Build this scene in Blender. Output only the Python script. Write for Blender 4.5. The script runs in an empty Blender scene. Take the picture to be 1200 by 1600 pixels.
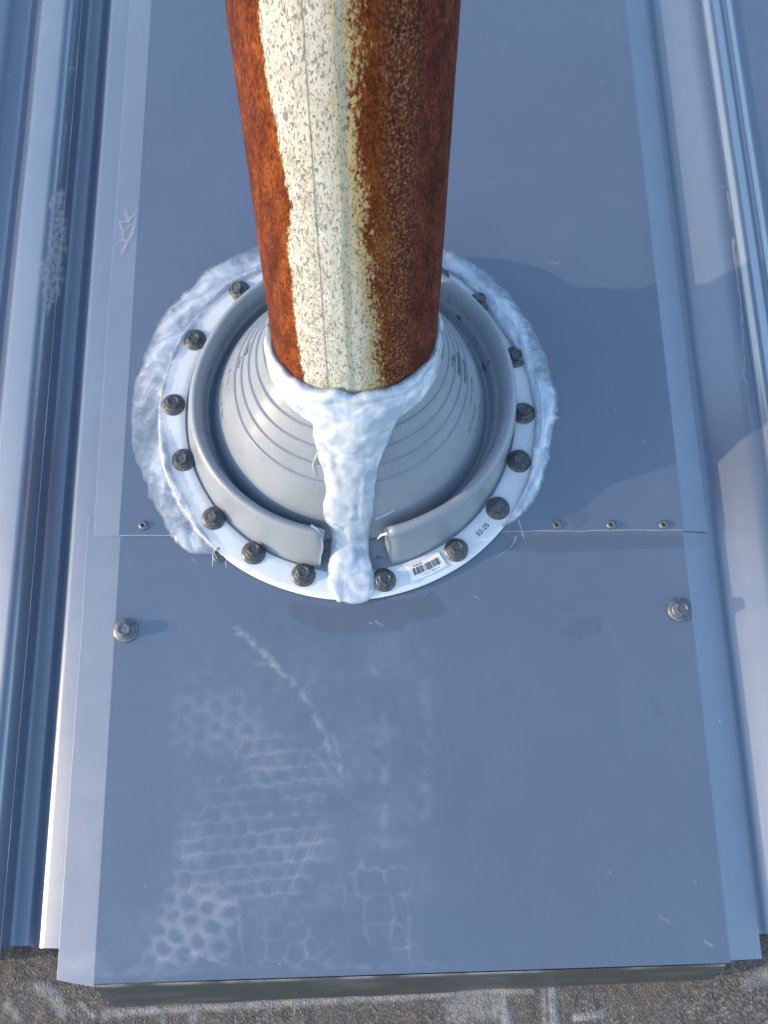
import bpy, bmesh, math, random
import numpy as np
from mathutils import Matrix, Vector

random.seed(4)
rng = np.random.default_rng(11)
scene = bpy.context.scene
col = scene.collection

# ------------------------------------------------------------------ frame of reference
# Everything is laid out in roof coordinates (x across, y up the slope, z off the sheet, metres);
# at the end every top-level object is turned by the roof's real pitch so that the pipe stands plumb.
SLOPE = math.radians(16.2)
RM = Matrix.Rotation(SLOPE, 4, 'X')
RN = np.array(RM.to_3x3())

# ------------------------------------------------------------------ camera
F = 1500.0
PITCH, ROLL = math.radians(16.429), math.radians(1.16)
CAM = np.array([0.0263, -0.3058, 0.7439])
fw = np.array([0, math.sin(PITCH), -math.cos(PITCH)])
u0 = np.array([0, math.cos(PITCH), math.sin(PITCH)])
xr = np.array([1.0, 0, 0])
rt = math.cos(ROLL) * xr - math.sin(ROLL) * u0
up = math.cos(ROLL) * u0 + math.sin(ROLL) * xr
def P(u, v, h=0.0):                                  # photograph pixel -> point on the plane z = h of the roof
    d = fw + rt * (u - 600) / F + up * (800 - v) / F
    return CAM + d * ((h - CAM[2]) / d[2])
def proj(q):
    q = q - CAM
    z = q @ fw
    return 600 + F * (q @ rt) / z, 800 - F * (q @ up) / z
cam = bpy.data.cameras.new('camera')
cam.sensor_fit = 'VERTICAL'; cam.sensor_height = 24; cam.lens = 24 * F / 1600
cam.clip_start = 0.01; cam.clip_end = 5000
camo = bpy.data.objects.new('camera', cam); col.objects.link(camo)
m3 = np.stack([rt, up, -fw], 1)
camo.matrix_world = RM @ Matrix.Translation(CAM) @ Matrix(m3.tolist()).to_4x4()
scene.camera = camo

# ------------------------------------------------------------------ sky, sun, exposure
SA, SE = math.radians(6.3), math.radians(17.3)       # light runs to the right, a little up the slope
sun_r = np.array([-math.cos(SA) * math.cos(SE), -math.sin(SA) * math.cos(SE), math.sin(SE)])
sun_w = RN @ sun_r
sun_el = math.asin(sun_w[2])
w = bpy.data.worlds.new('World'); scene.world = w; w.use_nodes = True
nt = w.node_tree
bg = nt.nodes['Background']
sky = nt.nodes.new('ShaderNodeTexSky'); sky.sky_type = 'NISHITA'; sky.sun_disc = False
sky.sun_elevation = sun_el
sky.sun_rotation = math.atan2(sun_w[0], sun_w[1])
sky.altitude = 200; sky.air_density = 1.0; sky.dust_density = 0.6; sky.ozone_density = 1.2
nt.links.new(sky.outputs[0], bg.inputs[0]); bg.inputs[1].default_value = 0.15
sl = bpy.data.lights.new('sun', 'SUN'); sl.energy = 2.0; sl.angle = math.radians(0.55); sl.color = (0.66, 0.50, 0.34)
so = bpy.data.objects.new('sun', sl); col.objects.link(so)
so.rotation_euler = Vector(sun_w.tolist()).to_track_quat('Z', 'Y').to_euler()
so.location = (-3, 0, 3)
vs = scene.view_settings
vs.view_transform = 'Standard'; vs.look = 'None'; vs.gamma = 1; vs.use_curve_mapping = False
vs.exposure = 1.6

# ------------------------------------------------------------------ numpy noise
def _h(ix, iy, iz, s):
    n = (ix * 374761393 + iy * 668265263 + iz * 2147483647 + s * 1274126177) & 0xFFFFFFFF
    n = ((n ^ (n >> 13)) * 1274126177) & 0xFFFFFFFF
    return ((n ^ (n >> 16)) & 0xFFFF) / 65535.0
def vn(p, s=0):
    p = np.asarray(p, float); i = np.floor(p).astype(np.int64); f = p - i; f = f * f * (3 - 2 * f)
    r = 0
    for a in (0, 1):
        for b in (0, 1):
            for c in (0, 1):
                wgt = (f[..., 0] if a else 1 - f[..., 0]) * (f[..., 1] if b else 1 - f[..., 1]) * (f[..., 2] if c else 1 - f[..., 2])
                r = r + wgt * _h(i[..., 0] + a, i[..., 1] + b, i[..., 2] + c, s)
    return r * 2 - 1
def fbm(p, o=4, s=0, g=0.5):
    p = np.asarray(p, float); r = 0; a = 1; t = 0
    for k in range(o):
        r = r + a * vn(p * 2 ** k + 17.3 * k, s + k); t += a; a *= g
    return r / t
def p2(x, y, z=0): return np.stack([x, y, np.zeros_like(x) + z], -1)
def ss(a, b, x):
    t = np.clip((x - a) / (b - a), 0, 1); return t * t * (3 - 2 * t)
def edges2(x, y, s=0):                                # distance to the border of a jittered cell pattern, and the cell value
    ix, iy = np.floor(x).astype(np.int64), np.floor(y).astype(np.int64)
    d1 = np.full(x.shape, 9.0); d2 = d1.copy()
    for a in (-1, 0, 1):
        for b in (-1, 0, 1):
            px = ix + a + 0.15 + 0.7 * _h(ix + a, iy + b, 0, s); py = iy + b + 0.15 + 0.7 * _h(ix + a, iy + b, 1, s)
            d = np.hypot(x - px, y - py)
            d2 = np.where(d < d1, d1, np.minimum(d2, d)); d1 = np.minimum(d1, d)
    return d2 - d1
def segd(u, v, pts):                                  # distance to a polyline, and how far along it
    best = np.full(u.shape, 1e9); al = np.zeros(u.shape)
    n = len(pts) - 1
    for k in range(n):
        (ax, ay), (bx, by) = pts[k], pts[k + 1]
        L = (bx - ax) ** 2 + (by - ay) ** 2
        t = np.clip(((u - ax) * (bx - ax) + (v - ay) * (by - ay)) / L, 0, 1)
        d = np.hypot(u - ax - t * (bx - ax), v - ay - t * (by - ay))
        al = np.where(d < best, (k + t) / n, al); best = np.minimum(best, d)
    return best, al
def inpoly(u, v, pts):
    c = np.zeros(u.shape, bool); n = len(pts)
    for i in range(n):
        (x1, y1), (x2, y2) = pts[i], pts[(i + 1) % n]
        if y1 == y2: continue
        c ^= ((y1 > v) != (y2 > v)) & (u < (x2 - x1) * (v - y1) / (y2 - y1) + x1)
    return c
def softpoly(u, v, pts, wd):
    d, _ = segd(u, v, list(pts) + [pts[0]])
    return np.where(inpoly(u, v, pts), 0.5 + 0.5 * np.clip(d / wd, 0, 1), 0.5 - 0.5 * np.clip(d / wd, 0, 1))

# ------------------------------------------------------------------ materials
class N:
    def __init__(s, name):
        s.m = bpy.data.materials.new(name); s.m.use_nodes = True; s.t = s.m.node_tree
        s.b = s.t.nodes['Principled BSDF']; s.out = s.t.nodes['Material Output']
    def n(s, typ, **kw):
        o = s.t.nodes.new('ShaderNode' + typ)
        for k, v in kw.items(): setattr(o, k, v)
        return o
    def l(s, a, b):
        if isinstance(a, (int, float)): b.default_value = a
        elif isinstance(a, tuple): b.default_value = a if len(a) != 3 or b.type == 'VECTOR' else a + (1,)
        else: s.t.links.new(a, b)
    def co(s, scale=(1, 1, 1)):
        c = s.n('TexCoord').outputs['Object']
        mp = s.n('Mapping'); mp.inputs['Scale'].default_value = scale; s.l(c, mp.inputs[0]); return mp.outputs[0]
    def noise(s, scale, detail=4, rough=0.55, vec=None, dist=0.0):
        o = s.n('TexNoise'); o.inputs['Scale'].default_value = scale; o.inputs['Detail'].default_value = detail
        o.inputs['Roughness'].default_value = rough; o.inputs['Distortion'].default_value = dist
        if vec is not None: s.l(vec, o.inputs['Vector'])
        else: s.l(s.n('TexCoord').outputs['Object'], o.inputs['Vector'])
        return o.outputs['Fac']
    def vor(s, scale, vec=None, out='Distance', feature='F1', rand=1.0):
        o = s.n('TexVoronoi', feature=feature); o.inputs['Scale'].default_value = scale; o.inputs['Randomness'].default_value = rand
        s.l(vec if vec is not None else s.n('TexCoord').outputs['Object'], o.inputs['Vector'])
        return o.outputs[out]
    def attr(s, name): return s.n('Attribute', attribute_name=name).outputs['Fac']
    def mr(s, x, a, b, c=0.0, d=1.0, smooth=True):
        o = s.n('MapRange', interpolation_type='SMOOTHSTEP' if smooth else 'LINEAR')
        s.l(x, o.inputs[0])
        for i, k in enumerate((a, b, c, d)): o.inputs[i + 1].default_value = k
        return o.outputs[0]
    def ma(s, op, a, b=0.0):
        o = s.n('Math', operation=op); s.l(a, o.inputs[0]); s.l(b, o.inputs[1]); return o.outputs[0]
    def mix(s, f, a, b, mode='MIX'):
        o = s.n('Mix', data_type='RGBA', blend_type=mode); s.l(f, o.inputs[0]); s.l(a, o.inputs[6]); s.l(b, o.inputs[7]); return o.outputs[2]
    def ramp(s, f, stops):
        o = s.n('ValToRGB'); e = o.color_ramp.elements
        while len(e) < len(stops): e.new(0.5)
        for k, (pos, c) in enumerate(stops): e[k].position = pos; e[k].color = c + (1,)
        s.l(f, o.inputs[0]); return o.outputs[0]
    def bump(s, h, strength, dist=0.001, prev=None):
        o = s.n('Bump'); o.inputs['Strength'].default_value = strength; o.inputs['Distance'].default_value = dist
        s.l(h, o.inputs['Height'])
        if prev is not None: s.l(prev, o.inputs['Normal'])
        return o.outputs[0]
    def put(s, **kw):
        for k, v in kw.items(): s.l(v, s.b.inputs[k.replace('_', ' ')])
        return s.m

def metal_mat(name, base, rough, use_attr):
    n = N(name)
    big = n.noise(5, 3); fine = n.noise(900, 2)
    c = n.mix(n.mr(big, 0.3, 0.7), tuple(x * 0.93 for x in base), tuple(x * 1.06 for x in base))
    grime = n.mr(n.noise(38, 6, 0.62), 0.50, 0.80, 0, 0.045)
    c = n.mix(grime, c, (0.33, 0.36, 0.40))
    sp = n.mr(n.ma('ADD', n.vor(75), n.mr(n.noise(14, 2), 0.3, 0.7, 0.16, -0.005, False)), 0.030, 0.055, 0.75, 0.0)
    c = n.mix(sp, c, (0.62, 0.66, 0.70))
    r = n.mr(n.noise(60, 5), 0.3, 0.75, rough - 0.05, rough + 0.09)
    if use_attr:
        st = n.attr('stain'); du = n.attr('dust')
        c = n.mix(n.ma('MULTIPLY', st, 0.75), c, (base[0] * 0.66, base[1] * 0.60, base[2] * 0.52))
        du2 = n.ma('MULTIPLY', du, n.mr(n.noise(1500, 3, 0.7), 0.25, 0.7, 0.55, 1.1))
        c = n.mix(du2, c, (0.50, 0.51, 0.52))
        r = n.ma('ADD', r, n.ma('MULTIPLY', du, 0.3))
    b = n.bump(n.noise(7, 3), 0.30, 0.005)
    b = n.bump(fine, 0.035, 0.0006, b)
    return n.put(Base_Color=c, Roughness=r, Normal=b, IOR=1.5, Coat_Weight=1.0, Coat_Roughness=0.27, Coat_IOR=2.2)
M = {}
BLUE = (0.094, 0.122, 0.180)
M['pan'] = metal_mat('slate_blue_coated_steel', BLUE, 0.36, True)
M['roof'] = metal_mat('slate_blue_roof_panel', (0.086, 0.114, 0.172), 0.33, True)
M['lip_shade'] = metal_mat('lip_steel_painted_shade', (0.048, 0.056, 0.063), 0.5, True)  # same sheet steel; the shade on the front lip is painted in as darker colour
M['lip_shade'].node_tree.nodes['Principled BSDF'].inputs['Coat Weight'].default_value = 0.15
n = N('bare_cut_edge'); M['cut'] = n.put(Base_Color=(0.62, 0.64, 0.66), Roughness=0.45, Metallic=0.3)

def rubber(name, base):
    n = N(name)
    c = n.mix(n.mr(n.noise(22, 5), 0.35, 0.7), tuple(x * 0.94 for x in base), tuple(x * 1.05 for x in base))
    sp = n.mr(n.vor(230), 0.02, 0.045, 0.22, 0)
    c = n.mix(sp, c, tuple(x * 0.45 for x in base))
    c = n.mix(n.ma('MULTIPLY', n.attr('dust'), 0.85), c, (0.045, 0.04, 0.036))
    b = n.bump(n.noise(700, 3), 0.06, 0.0006)
    return n.put(Base_Color=c, Roughness=n.mr(n.noise(45, 4), 0.3, 0.7, 0.25, 0.40), Normal=b, IOR=1.5)
M['rubber'] = rubber('grey_rubber', (0.262, 0.294, 0.340))
n = N('white_coated_aluminium')
c = n.mix(n.mr(n.noise(30, 5), 0.45, 0.75), (0.80, 0.82, 0.83), (0.70, 0.73, 0.76))
M['flange'] = n.put(Base_Color=c, Roughness=n.mr(n.noise(40, 4), 0.3, 0.7, 0.22, 0.36), Metallic=0.15, Normal=n.bump(n.noise(25, 3), 0.10, 0.003))
n = N('paper_label'); M['paper'] = n.put(Base_Color=(0.86, 0.87, 0.87), Roughness=0.6)
n = N('black_print'); M['ink'] = n.put(Base_Color=(0.02, 0.02, 0.025), Roughness=0.6)
def screw_mat(name, a, b_):
    n = N(name)
    c = n.mix(n.mr(n.noise(420, 5, 0.65), 0.4, 0.66), a, b_)
    return n.put(Base_Color=c, Roughness=n.mr(n.noise(500, 3), 0.3, 0.7, 0.36, 0.58), Metallic=0.55, Normal=n.bump(n.noise(900, 3), 0.25, 0.0006))
M['screw'] = screw_mat('dark_grey_steel', (0.085, 0.09, 0.10), (0.165, 0.168, 0.172))
M['screw2'] = screw_mat('grey_painted_steel', (0.12, 0.135, 0.16), (0.22, 0.24, 0.27))

def silicone(name, ca, cb, lo_, hi_, nz, sss):
    n = N(name)
    st = n.noise(38, 4, 0.55, None, 1.8)
    c = n.mix(n.mr(st, 0.35, 0.68), ca, cb)
    c = n.mix(n.mr(n.vor(170), 0.018, 0.045, 0.7, 0.0), c, (0.10, 0.09, 0.08))
    b = n.bump(n.noise(80, 2, 0.5, None, 2.0), 0.05, 0.002)
    n.put(Base_Color=c, Roughness=0.35, Normal=b, IOR=1.42, Coat_Weight=1.0, Coat_Roughness=0.09, Coat_IOR=1.5)
    if sss: n.put(Subsurface_Weight=0.35, Subsurface_Radius=(0.008, 0.010, 0.013), Subsurface_Scale=0.4)
    a = n.ma('ADD', n.attr('thick'), n.mr(n.noise(60, 4, 0.6, None, 1.8), 0.3, 0.7, -nz, nz))
    n.l(n.mr(a, 0.0, 1.1, lo_, hi_), n.b.inputs['Alpha'])
    return n.m
M['sil'] = silicone('clear_silicone', (0.47, 0.55, 0.66), (0.70, 0.74, 0.80), 0.20, 0.95, 0.20, False)
M['sil2'] = silicone('milky_silicone', (0.40, 0.47, 0.58), (0.64, 0.68, 0.74), 0.40, 1.0, 0.25, True)
n = N('dust_film')
e = n.vor(1.0, n.n('Attribute', attribute_name='cell').outputs['Vector'], 'Distance', 'DISTANCE_TO_EDGE')
a = n.ma('MULTIPLY', n.attr('film'), n.mr(n.noise(600, 4, 0.65), 0.3, 0.65, 0.3, 1.0))
n.l(a, n.b.inputs['Alpha']); M['film'] = n.put(Base_Color=(0.52, 0.53, 0.55), Roughness=0.85)

# rusty pipe
n = N('rusted_painted_steel')
dl, dr, phi = n.attr('dl'), n.attr('dr'), n.attr('phi')
vs1 = n.co((1, 1, 0.30))
nb = n.noise(45, 6, 0.7, n.co((1, 1, 0.4))); nf = n.noise(330, 5, 0.7, vs1)
wob = n.ma('ADD', n.mr(nb, 0.25, 0.75, -3.0, 3.0, False), n.mr(nf, 0.25, 0.75, -3.2, 3.2, False))
wf = n.mr(n.noise(520, 4, 0.7, n.co((1, 1, 0.5))), 0.3, 0.7, -1.0, 1.0, False)
paintL = n.mr(n.ma('ADD', n.ma('ADD', dl, n.ma('MULTIPLY', wob, 0.40)), n.ma('MULTIPLY', wf, 1.8)), -0.6, 1.0)
paintR = n.mr(n.ma('ADD', n.ma('ADD', dr, n.ma('MULTIPLY', wob, 1.1)), n.ma('MULTIPLY', wf, 7.0)), -2.5, 3.0)
paint = n.ma('MULTIPLY', paintL, paintR)
cream = n.ramp(n.noise(150, 5, 0.7, vs1), [(0.30, (0.40, 0.40, 0.35)), (0.48, (0.57, 0.565, 0.495)), (0.7, (0.66, 0.67, 0.65))])
yel = n.mr(n.ma('ADD', dr, n.ma('MULTIPLY', wob, 1.5)), 1.0, 17.0, 1.0, 0.0)
yel = n.ma('MAXIMUM', yel, n.mr(n.ma('ADD', dl, wob), -1.0, 3.0, 0.55, 0.0))
cream = n.mix(n.ma('MULTIPLY', yel, 0.85), cream, (0.52, 0.36, 0.12))
strk = n.mr(n.ma('ABSOLUTE', n.ma('ADD', phi, n.ma('ADD', 2.0, n.mr(nb, 0.3, 0.7, -2.2, 2.2, False)))), 1.2, 3.6, 0.85, 0.0)
cream = n.mix(strk, cream, (0.33, 0.355, 0.30))
# chips: bare dark flecks through the paint
chip = n.ma('ADD', n.mr(n.noise(640, 4, 0.7, n.co((1, 1, 0.40)), 0.3), 0.53, 0.63), n.mr(n.noise(240, 5, 0.75, n.co((1, 1, 0.45)), 0.5), 0.58, 0.66))
chip = n.ma('MINIMUM', chip, 1.0)
cream = n.mix(n.ma('MULTIPLY', chip, 0.88), cream, n.mix(n.mr(nb, 0.4, 0.6), (0.155, 0.165, 0.175), (0.20, 0.17, 0.10)))
seamd = n.mr(n.ma('ABSOLUTE', n.ma('ADD', phi, n.ma('ADD', 17.4, n.mr(nf, 0.3, 0.7, -0.45, 0.45, False)))), 0.25, 0.85, 0.6, 0.0)
cream = n.mix(seamd, cream, (0.12, 0.11, 0.09))
rf = n.ma('ADD', n.ma('MULTIPLY', n.noise(760, 5, 0.75, n.co((1, 1, 0.30))), 0.60), n.ma('MULTIPLY', n.noise(90, 5, 0.7, n.co((1, 1, 0.4))), 0.40))
orange = n.ramp(rf, [(0.34, (0.045, 0.009, 0.006)), (0.45, (0.125, 0.027, 0.009)), (0.54, (0.235, 0.062, 0.013)), (0.66, (0.36, 0.14, 0.035))])
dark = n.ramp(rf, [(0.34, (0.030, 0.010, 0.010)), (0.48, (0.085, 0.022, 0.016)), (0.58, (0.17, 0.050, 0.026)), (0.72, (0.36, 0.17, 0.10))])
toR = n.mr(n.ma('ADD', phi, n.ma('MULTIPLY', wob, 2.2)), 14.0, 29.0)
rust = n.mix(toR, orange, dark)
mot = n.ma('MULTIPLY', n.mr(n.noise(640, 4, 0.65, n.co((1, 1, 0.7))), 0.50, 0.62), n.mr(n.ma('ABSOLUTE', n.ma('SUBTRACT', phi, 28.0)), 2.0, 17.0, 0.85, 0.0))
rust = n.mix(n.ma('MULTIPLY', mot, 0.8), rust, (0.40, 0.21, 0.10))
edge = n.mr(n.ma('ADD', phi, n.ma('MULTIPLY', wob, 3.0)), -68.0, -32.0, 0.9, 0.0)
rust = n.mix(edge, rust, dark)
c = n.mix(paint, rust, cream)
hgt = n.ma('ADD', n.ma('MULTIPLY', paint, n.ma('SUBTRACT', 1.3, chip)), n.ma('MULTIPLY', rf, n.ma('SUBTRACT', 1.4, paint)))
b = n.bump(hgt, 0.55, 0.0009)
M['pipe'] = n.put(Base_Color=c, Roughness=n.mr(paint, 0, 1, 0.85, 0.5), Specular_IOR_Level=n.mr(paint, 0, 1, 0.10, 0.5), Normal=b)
n = N('pipe_inside'); M['soot'] = n.put(Base_Color=(0.05, 0.035, 0.03), Roughness=0.9)

n = N('mineral_roofing')
v1 = n.vor(620, None, 'Color'); g = n.n('SeparateColor'); n.l(v1, g.inputs[0])
c = n.ramp(g.outputs[0], [(0.0, (0.028, 0.025, 0.024)), (0.35, (0.085, 0.076, 0.070)), (0.7, (0.150, 0.135, 0.122)), (0.95, (0.30, 0.28, 0.25))])
c = n.mix(n.mr(n.noise(16, 5), 0.3, 0.7, 0.40, 0.80), c, (0.140, 0.118, 0.104))
sm = n.attr('film')
c = n.mix(n.ma('MULTIPLY', sm, n.mr(n.noise(300, 5, 0.7), 0.3, 0.65, 0.5, 1.0)), c, (0.46, 0.45, 0.44))
b = n.bump(n.vor(620), 0.6, 0.0009)
b = n.bump(n.noise(90, 4), 0.5, 0.003, b)
M['mineral'] = n.put(Base_Color=c, Roughness=0.9, Normal=b)
n = N('dry_ground'); M['ground'] = n.put(Base_Color=n.mix(n.noise(0.6, 8), (0.07, 0.09, 0.04), (0.16, 0.14, 0.10)), Roughness=0.95)

# ------------------------------------------------------------------ mesh helpers
tops = []
def top(o, label=None, cat=None, kind=None, group=None):
    if label: o['label'] = label
    if cat: o['category'] = cat
    if kind: o['kind'] = kind
    if group: o['group'] = group
    tops.append(o); return o
def empty(name, loc):
    o = bpy.data.objects.new(name, None); col.objects.link(o); o.location = loc; o.empty_display_size = 0.02; return o
def link(name, me, mat, parent=None, smooth=True, rel=True):
    if mat and not me.materials: me.materials.append(M[mat])
    o = bpy.data.objects.new(name, me); col.objects.link(o)
    if smooth: me.polygons.foreach_set('use_smooth', [True] * len(me.polygons))
    if smooth and me.get('sharp'): me.set_sharp_from_angle(angle=math.radians(42))
    if parent is not None:
        o.parent = parent
        if rel:                                        # vertices were written in roof coordinates
            q = Vector((0, 0, 0)); pp = parent
            while pp is not None: q += pp.location; pp = pp.parent
            o.location = -q
    return o
def mesh(verts, faces, attrs=None):
    me = bpy.data.meshes.new('m')
    V = np.asarray(verts, float).reshape(-1, 3)
    if isinstance(faces, np.ndarray):
        k = faces.shape[1]; me.vertices.add(len(V)); me.loops.add(faces.size); me.polygons.add(len(faces))
        me.vertices.foreach_set('co', V.ravel()); me.loops.foreach_set('vertex_index', faces.ravel().astype(np.int32))
        me.polygons.foreach_set('loop_start', (np.arange(len(faces)) * k).astype(np.int32))
        me.polygons.foreach_set('loop_total', np.full(len(faces), k, np.int32)); me.update(calc_edges=True); me.validate()
    else:
        me.from_pydata(V.tolist(), [], faces); me.update()
    for k, a in (attrs or {}).items():
        a = np.asarray(a, np.float32)
        if a.ndim == 1 or a.shape[-1] != 3 or a.size == len(V):
            at = me.attributes.new(k, 'FLOAT', 'POINT'); at.data.foreach_set('value', a.ravel())
        else:
            at = me.attributes.new(k, 'FLOAT_VECTOR', 'POINT'); at.data.foreach_set('vector', a.ravel())
    return me
def gridf(nu, nv, cu=False, cv=False, off=0, flip=False):
    I = np.arange(nu * nv).reshape(nu, nv) + off
    iu = np.arange(nu if cu else nu - 1); iv = np.arange(nv if cv else nv - 1)
    a = I[np.ix_(iu, iv)]; b = I[np.ix_((iu + 1) % nu, iv)]; c = I[np.ix_((iu + 1) % nu, (iv + 1) % nv)]; d = I[np.ix_(iu, (iv + 1) % nv)]
    q = np.stack([a, b, c, d], -1).reshape(-1, 4)
    return q[:, ::-1] if flip else q
def slab(V, th, attrs=None, nrm=(0, 0, 1)):            # closed sheet: top grid V[nu,nv,3], thickness th (number or grid)
    nu, nv, _ = V.shape
    B = V - np.asarray(nrm, float) * (np.asarray(th)[..., None] if np.ndim(th) else th)
    n0 = nu * nv
    F_ = [gridf(nu, nv), gridf(nu, nv, off=n0, flip=True)]
    I = np.arange(n0).reshape(nu, nv)
    for e in (I[:, 0], I[::-1, -1], I[::-1, 0][:0], I[0, ::-1], I[-1, :]):
        if len(e) > 1: F_.append(np.stack([e[1:], e[:-1], e[:-1] + n0, e[1:] + n0], -1))
    at = {k: np.concatenate([np.asarray(a).reshape(n0, -1)] * 2).squeeze() for k, a in (attrs or {}).items()}
    me = mesh(np.concatenate([V.reshape(-1, 3), B.reshape(-1, 3)]), np.concatenate(F_), at)
    me['sharp'] = 1; return me
def lathe(prof, seg=32, cx=0, cy=0):
    prof = np.array(prof, float); th = np.linspace(0, 2 * np.pi, seg, endpoint=False)
    V = np.stack([cx + np.outer(np.cos(th), prof[:, 0]), cy + np.outer(np.sin(th), prof[:, 0]), np.tile(prof[:, 1], (seg, 1))], -1)
    return mesh(V, gridf(seg, len(prof), cu=True))
def fillet(pts, r, k=5):
    out = [np.array(pts[0], float)]
    for i in range(1, len(pts) - 1):
        a, b, c = (np.array(q, float) for q in pts[i - 1:i + 2])
        ri = r[i] if isinstance(r, (list, tuple)) else r
        d1 = min(ri, 0.48 * np.linalg.norm(a - b)); d2 = min(ri, 0.48 * np.linalg.norm(c - b))
        s = b + (a - b) / np.linalg.norm(a - b) * d1; e = b + (c - b) / np.linalg.norm(c - b) * d2
        for t in np.linspace(0, 1, k): out.append((1 - t) ** 2 * s + 2 * t * (1 - t) * b + t * t * e)
    out.append(np.array(pts[-1], float)); return np.array(out)
def tube(path, rad, seg=6):
    path = np.array(path, float); n_ = len(path); rad = np.broadcast_to(rad, (n_,))
    V = []
    for i in range(n_):
        t = path[min(i + 1, n_ - 1)] - path[max(i - 1, 0)]; t = t / (np.linalg.norm(t) + 1e-12)
        a = np.cross(t, [0.3, 0.2, 1]); a /= np.linalg.norm(a); b_ = np.cross(t, a)
        th = np.linspace(0, 2 * np.pi, seg, endpoint=False)
        V.append(path[i] + rad[i] * (np.cos(th)[:, None] * a + np.sin(th)[:, None] * b_))
    return np.array(V), gridf(n_, seg, cv=True)
def merge(parts, attrs=None):
    V = []; Fa = []; o = 0
    for v, f in parts:
        v = v.reshape(-1, 3); V.append(v); Fa.append(f + o); o += len(v)
    return np.concatenate(V), np.concatenate(Fa)
def text_mesh(s, size):                                # glyph outlines as a flat mesh, centred
    cu = bpy.data.curves.new('t', 'FONT'); cu.body = s; cu.size = size; cu.align_x = 'CENTER'; cu.resolution_u = 3
    o = bpy.data.objects.new('t', cu); col.objects.link(o)
    dg = bpy.context.evaluated_depsgraph_get()
    me = bpy.data.meshes.new_from_object(o.evaluated_get(dg))
    bm = bmesh.new(); bm.from_mesh(me)
    bmesh.ops.subdivide_edges(bm, edges=[e for e in bm.edges if e.calc_length() > size * 0.25], cuts=2)
    bmesh.ops.triangulate(bm, faces=bm.faces)
    V = np.array([v.co[:] for v in bm.verts]); Fc = [[v.index for v in f.verts] for f in bm.faces]
    bm.free(); bpy.data.objects.remove(o); bpy.data.curves.remove(cu); bpy.data.meshes.remove(me)
    return V, Fc

# ------------------------------------------------------------------ setting: metal roof, mineral roofing below it, ground
roof = top(empty('roof', (0, 0, -0.03)), kind='structure')
last_panel = []
def panel(pts, r, y0, y1, zones=(), label=None):
    pr = fillet(pts, r, 6)
    pr2 = [pr[0]]
    for q in pr[1:]:
        k = max(1, int(np.linalg.norm(q - pr2[-1]) / 0.012))
        a = pr2[-1]
        for t in range(1, k + 1): pr2.append(a + (q - a) * t / k)
    pr = np.array(pr2)
    ys = np.concatenate([np.arange(y0, 0.5, 0.01), np.linspace(0.5, y1, 40)])
    V = np.zeros((len(pr), len(ys), 3)); V[..., 0] = pr[:, 0][:, None]; V[..., 2] = pr[:, 1][:, None]; V[..., 1] = ys[None]
    V[..., 2] += 0.0005 * fbm(p2(V[..., 0] * 9, V[..., 1] * 5), 3, 3)
    V[..., 0] += 0.0006 * fbm(p2(V[..., 0] * 3, V[..., 1] * 6), 3, 8)
    o = link('roof_panel', slab(V, 0.0007, {'dust': np.zeros(V.shape[:2]), 'stain': np.zeros(V.shape[:2])}), 'roof', roof)
    if label: o['label'] = label
    last_panel.append((o, V))
    return pr
prL = panel([(-1.30, -0.003), (-0.362, -0.003), (-0.336, -0.031), (-0.314, -0.031), (-0.3000, -0.0158), (-0.2690, -0.0050), (-0.2608, -0.0185)],
      [0, .006, .006, .006, .0055, .0060, 0], -0.425, 2.4, label='roof panel whose narrow rib runs up the left of the picture')
prC = panel([(-0.2720, -0.0075), (-0.2692, -0.0066), (-0.2560, -0.0310), (-0.2415, -0.0310), (-0.2325, -0.0178), (-0.1815, -0.0040), (0.2620, -0.0030), (0.2920, -0.0148), (0.2975, -0.0165), (0.3290, 0.0050), (0.3395, 0.0052)],
      [0, .002, .006, .006, .005, .004, .004, .004, .005, .007, 0], -0.408, 2.4, label='roof panel under the flashing pan')
prR = panel([(0.3365, 0.0062), (0.3385, 0.0068), (0.3425, 0.0135), (0.3545, 0.0075), (0.3590, 0.0100), (0.3650, 0.0045), (0.98, 0.0045), (1.01, -0.018), (1.4, -0.018)],
      [0, .0010, .0040, .0015, .003, .004, .006, .006, 0], -0.400, 2.4, label='roof panel lapped along the right of the picture')

po, pv = last_panel[0]                                 # raw edge of the left panel where it laps over the next one
ce = pv[-1][pv[-1][:, 1] < 0.9]
v2, f2 = tube(ce + np.array([0.0002, 0, 0.0001]), 0.0002 + 0.00035 * np.clip(fbm(p2(ce[:, 1] * 30, ce[:, 1] * 0), 4, 19), 0, 1), 5)
link('cut_edge', mesh(v2, f2), 'cut', po)
def mineral_paint(u, v):
    f = np.zeros(u.shape)
    for pts, wd, s in [([(62, 1542), (85, 1556), (100, 1578)], 15, .6), ([(10, 1572), (30, 1590)], 8, .5), ([(125, 1566), (148, 1588)], 5, .9), 
                       ([(165, 1584), (330, 1573), (520, 1562), (700, 1552), (830, 1545)], 9, .75), ([(720, 1575), (770, 1570)], 38, .55), ([(785, 1540), (790, 1600)], 8, .9),
                       ([(862, 1545), (868, 1610)], 9, .9), ([(850, 1545), (852, 1600)], 4, .6), ([(1170, 1535), (1198, 1520)], 16, .5), ([(900, 1590), (940, 1585)], 8, .8), ([(305, 1580), (300, 1610)], 10, .5), ([(255, 1585), (258, 1610)], 6, .5)]:
        d, _ = segd(u, v, pts)
        nn = fbm(p2(u / 16, v / 9), 4, 21)
        f = np.maximum(f, 0.8 * s * ss(1.1, 0.2, d / wd + 0.28 * nn))
    return f
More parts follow.
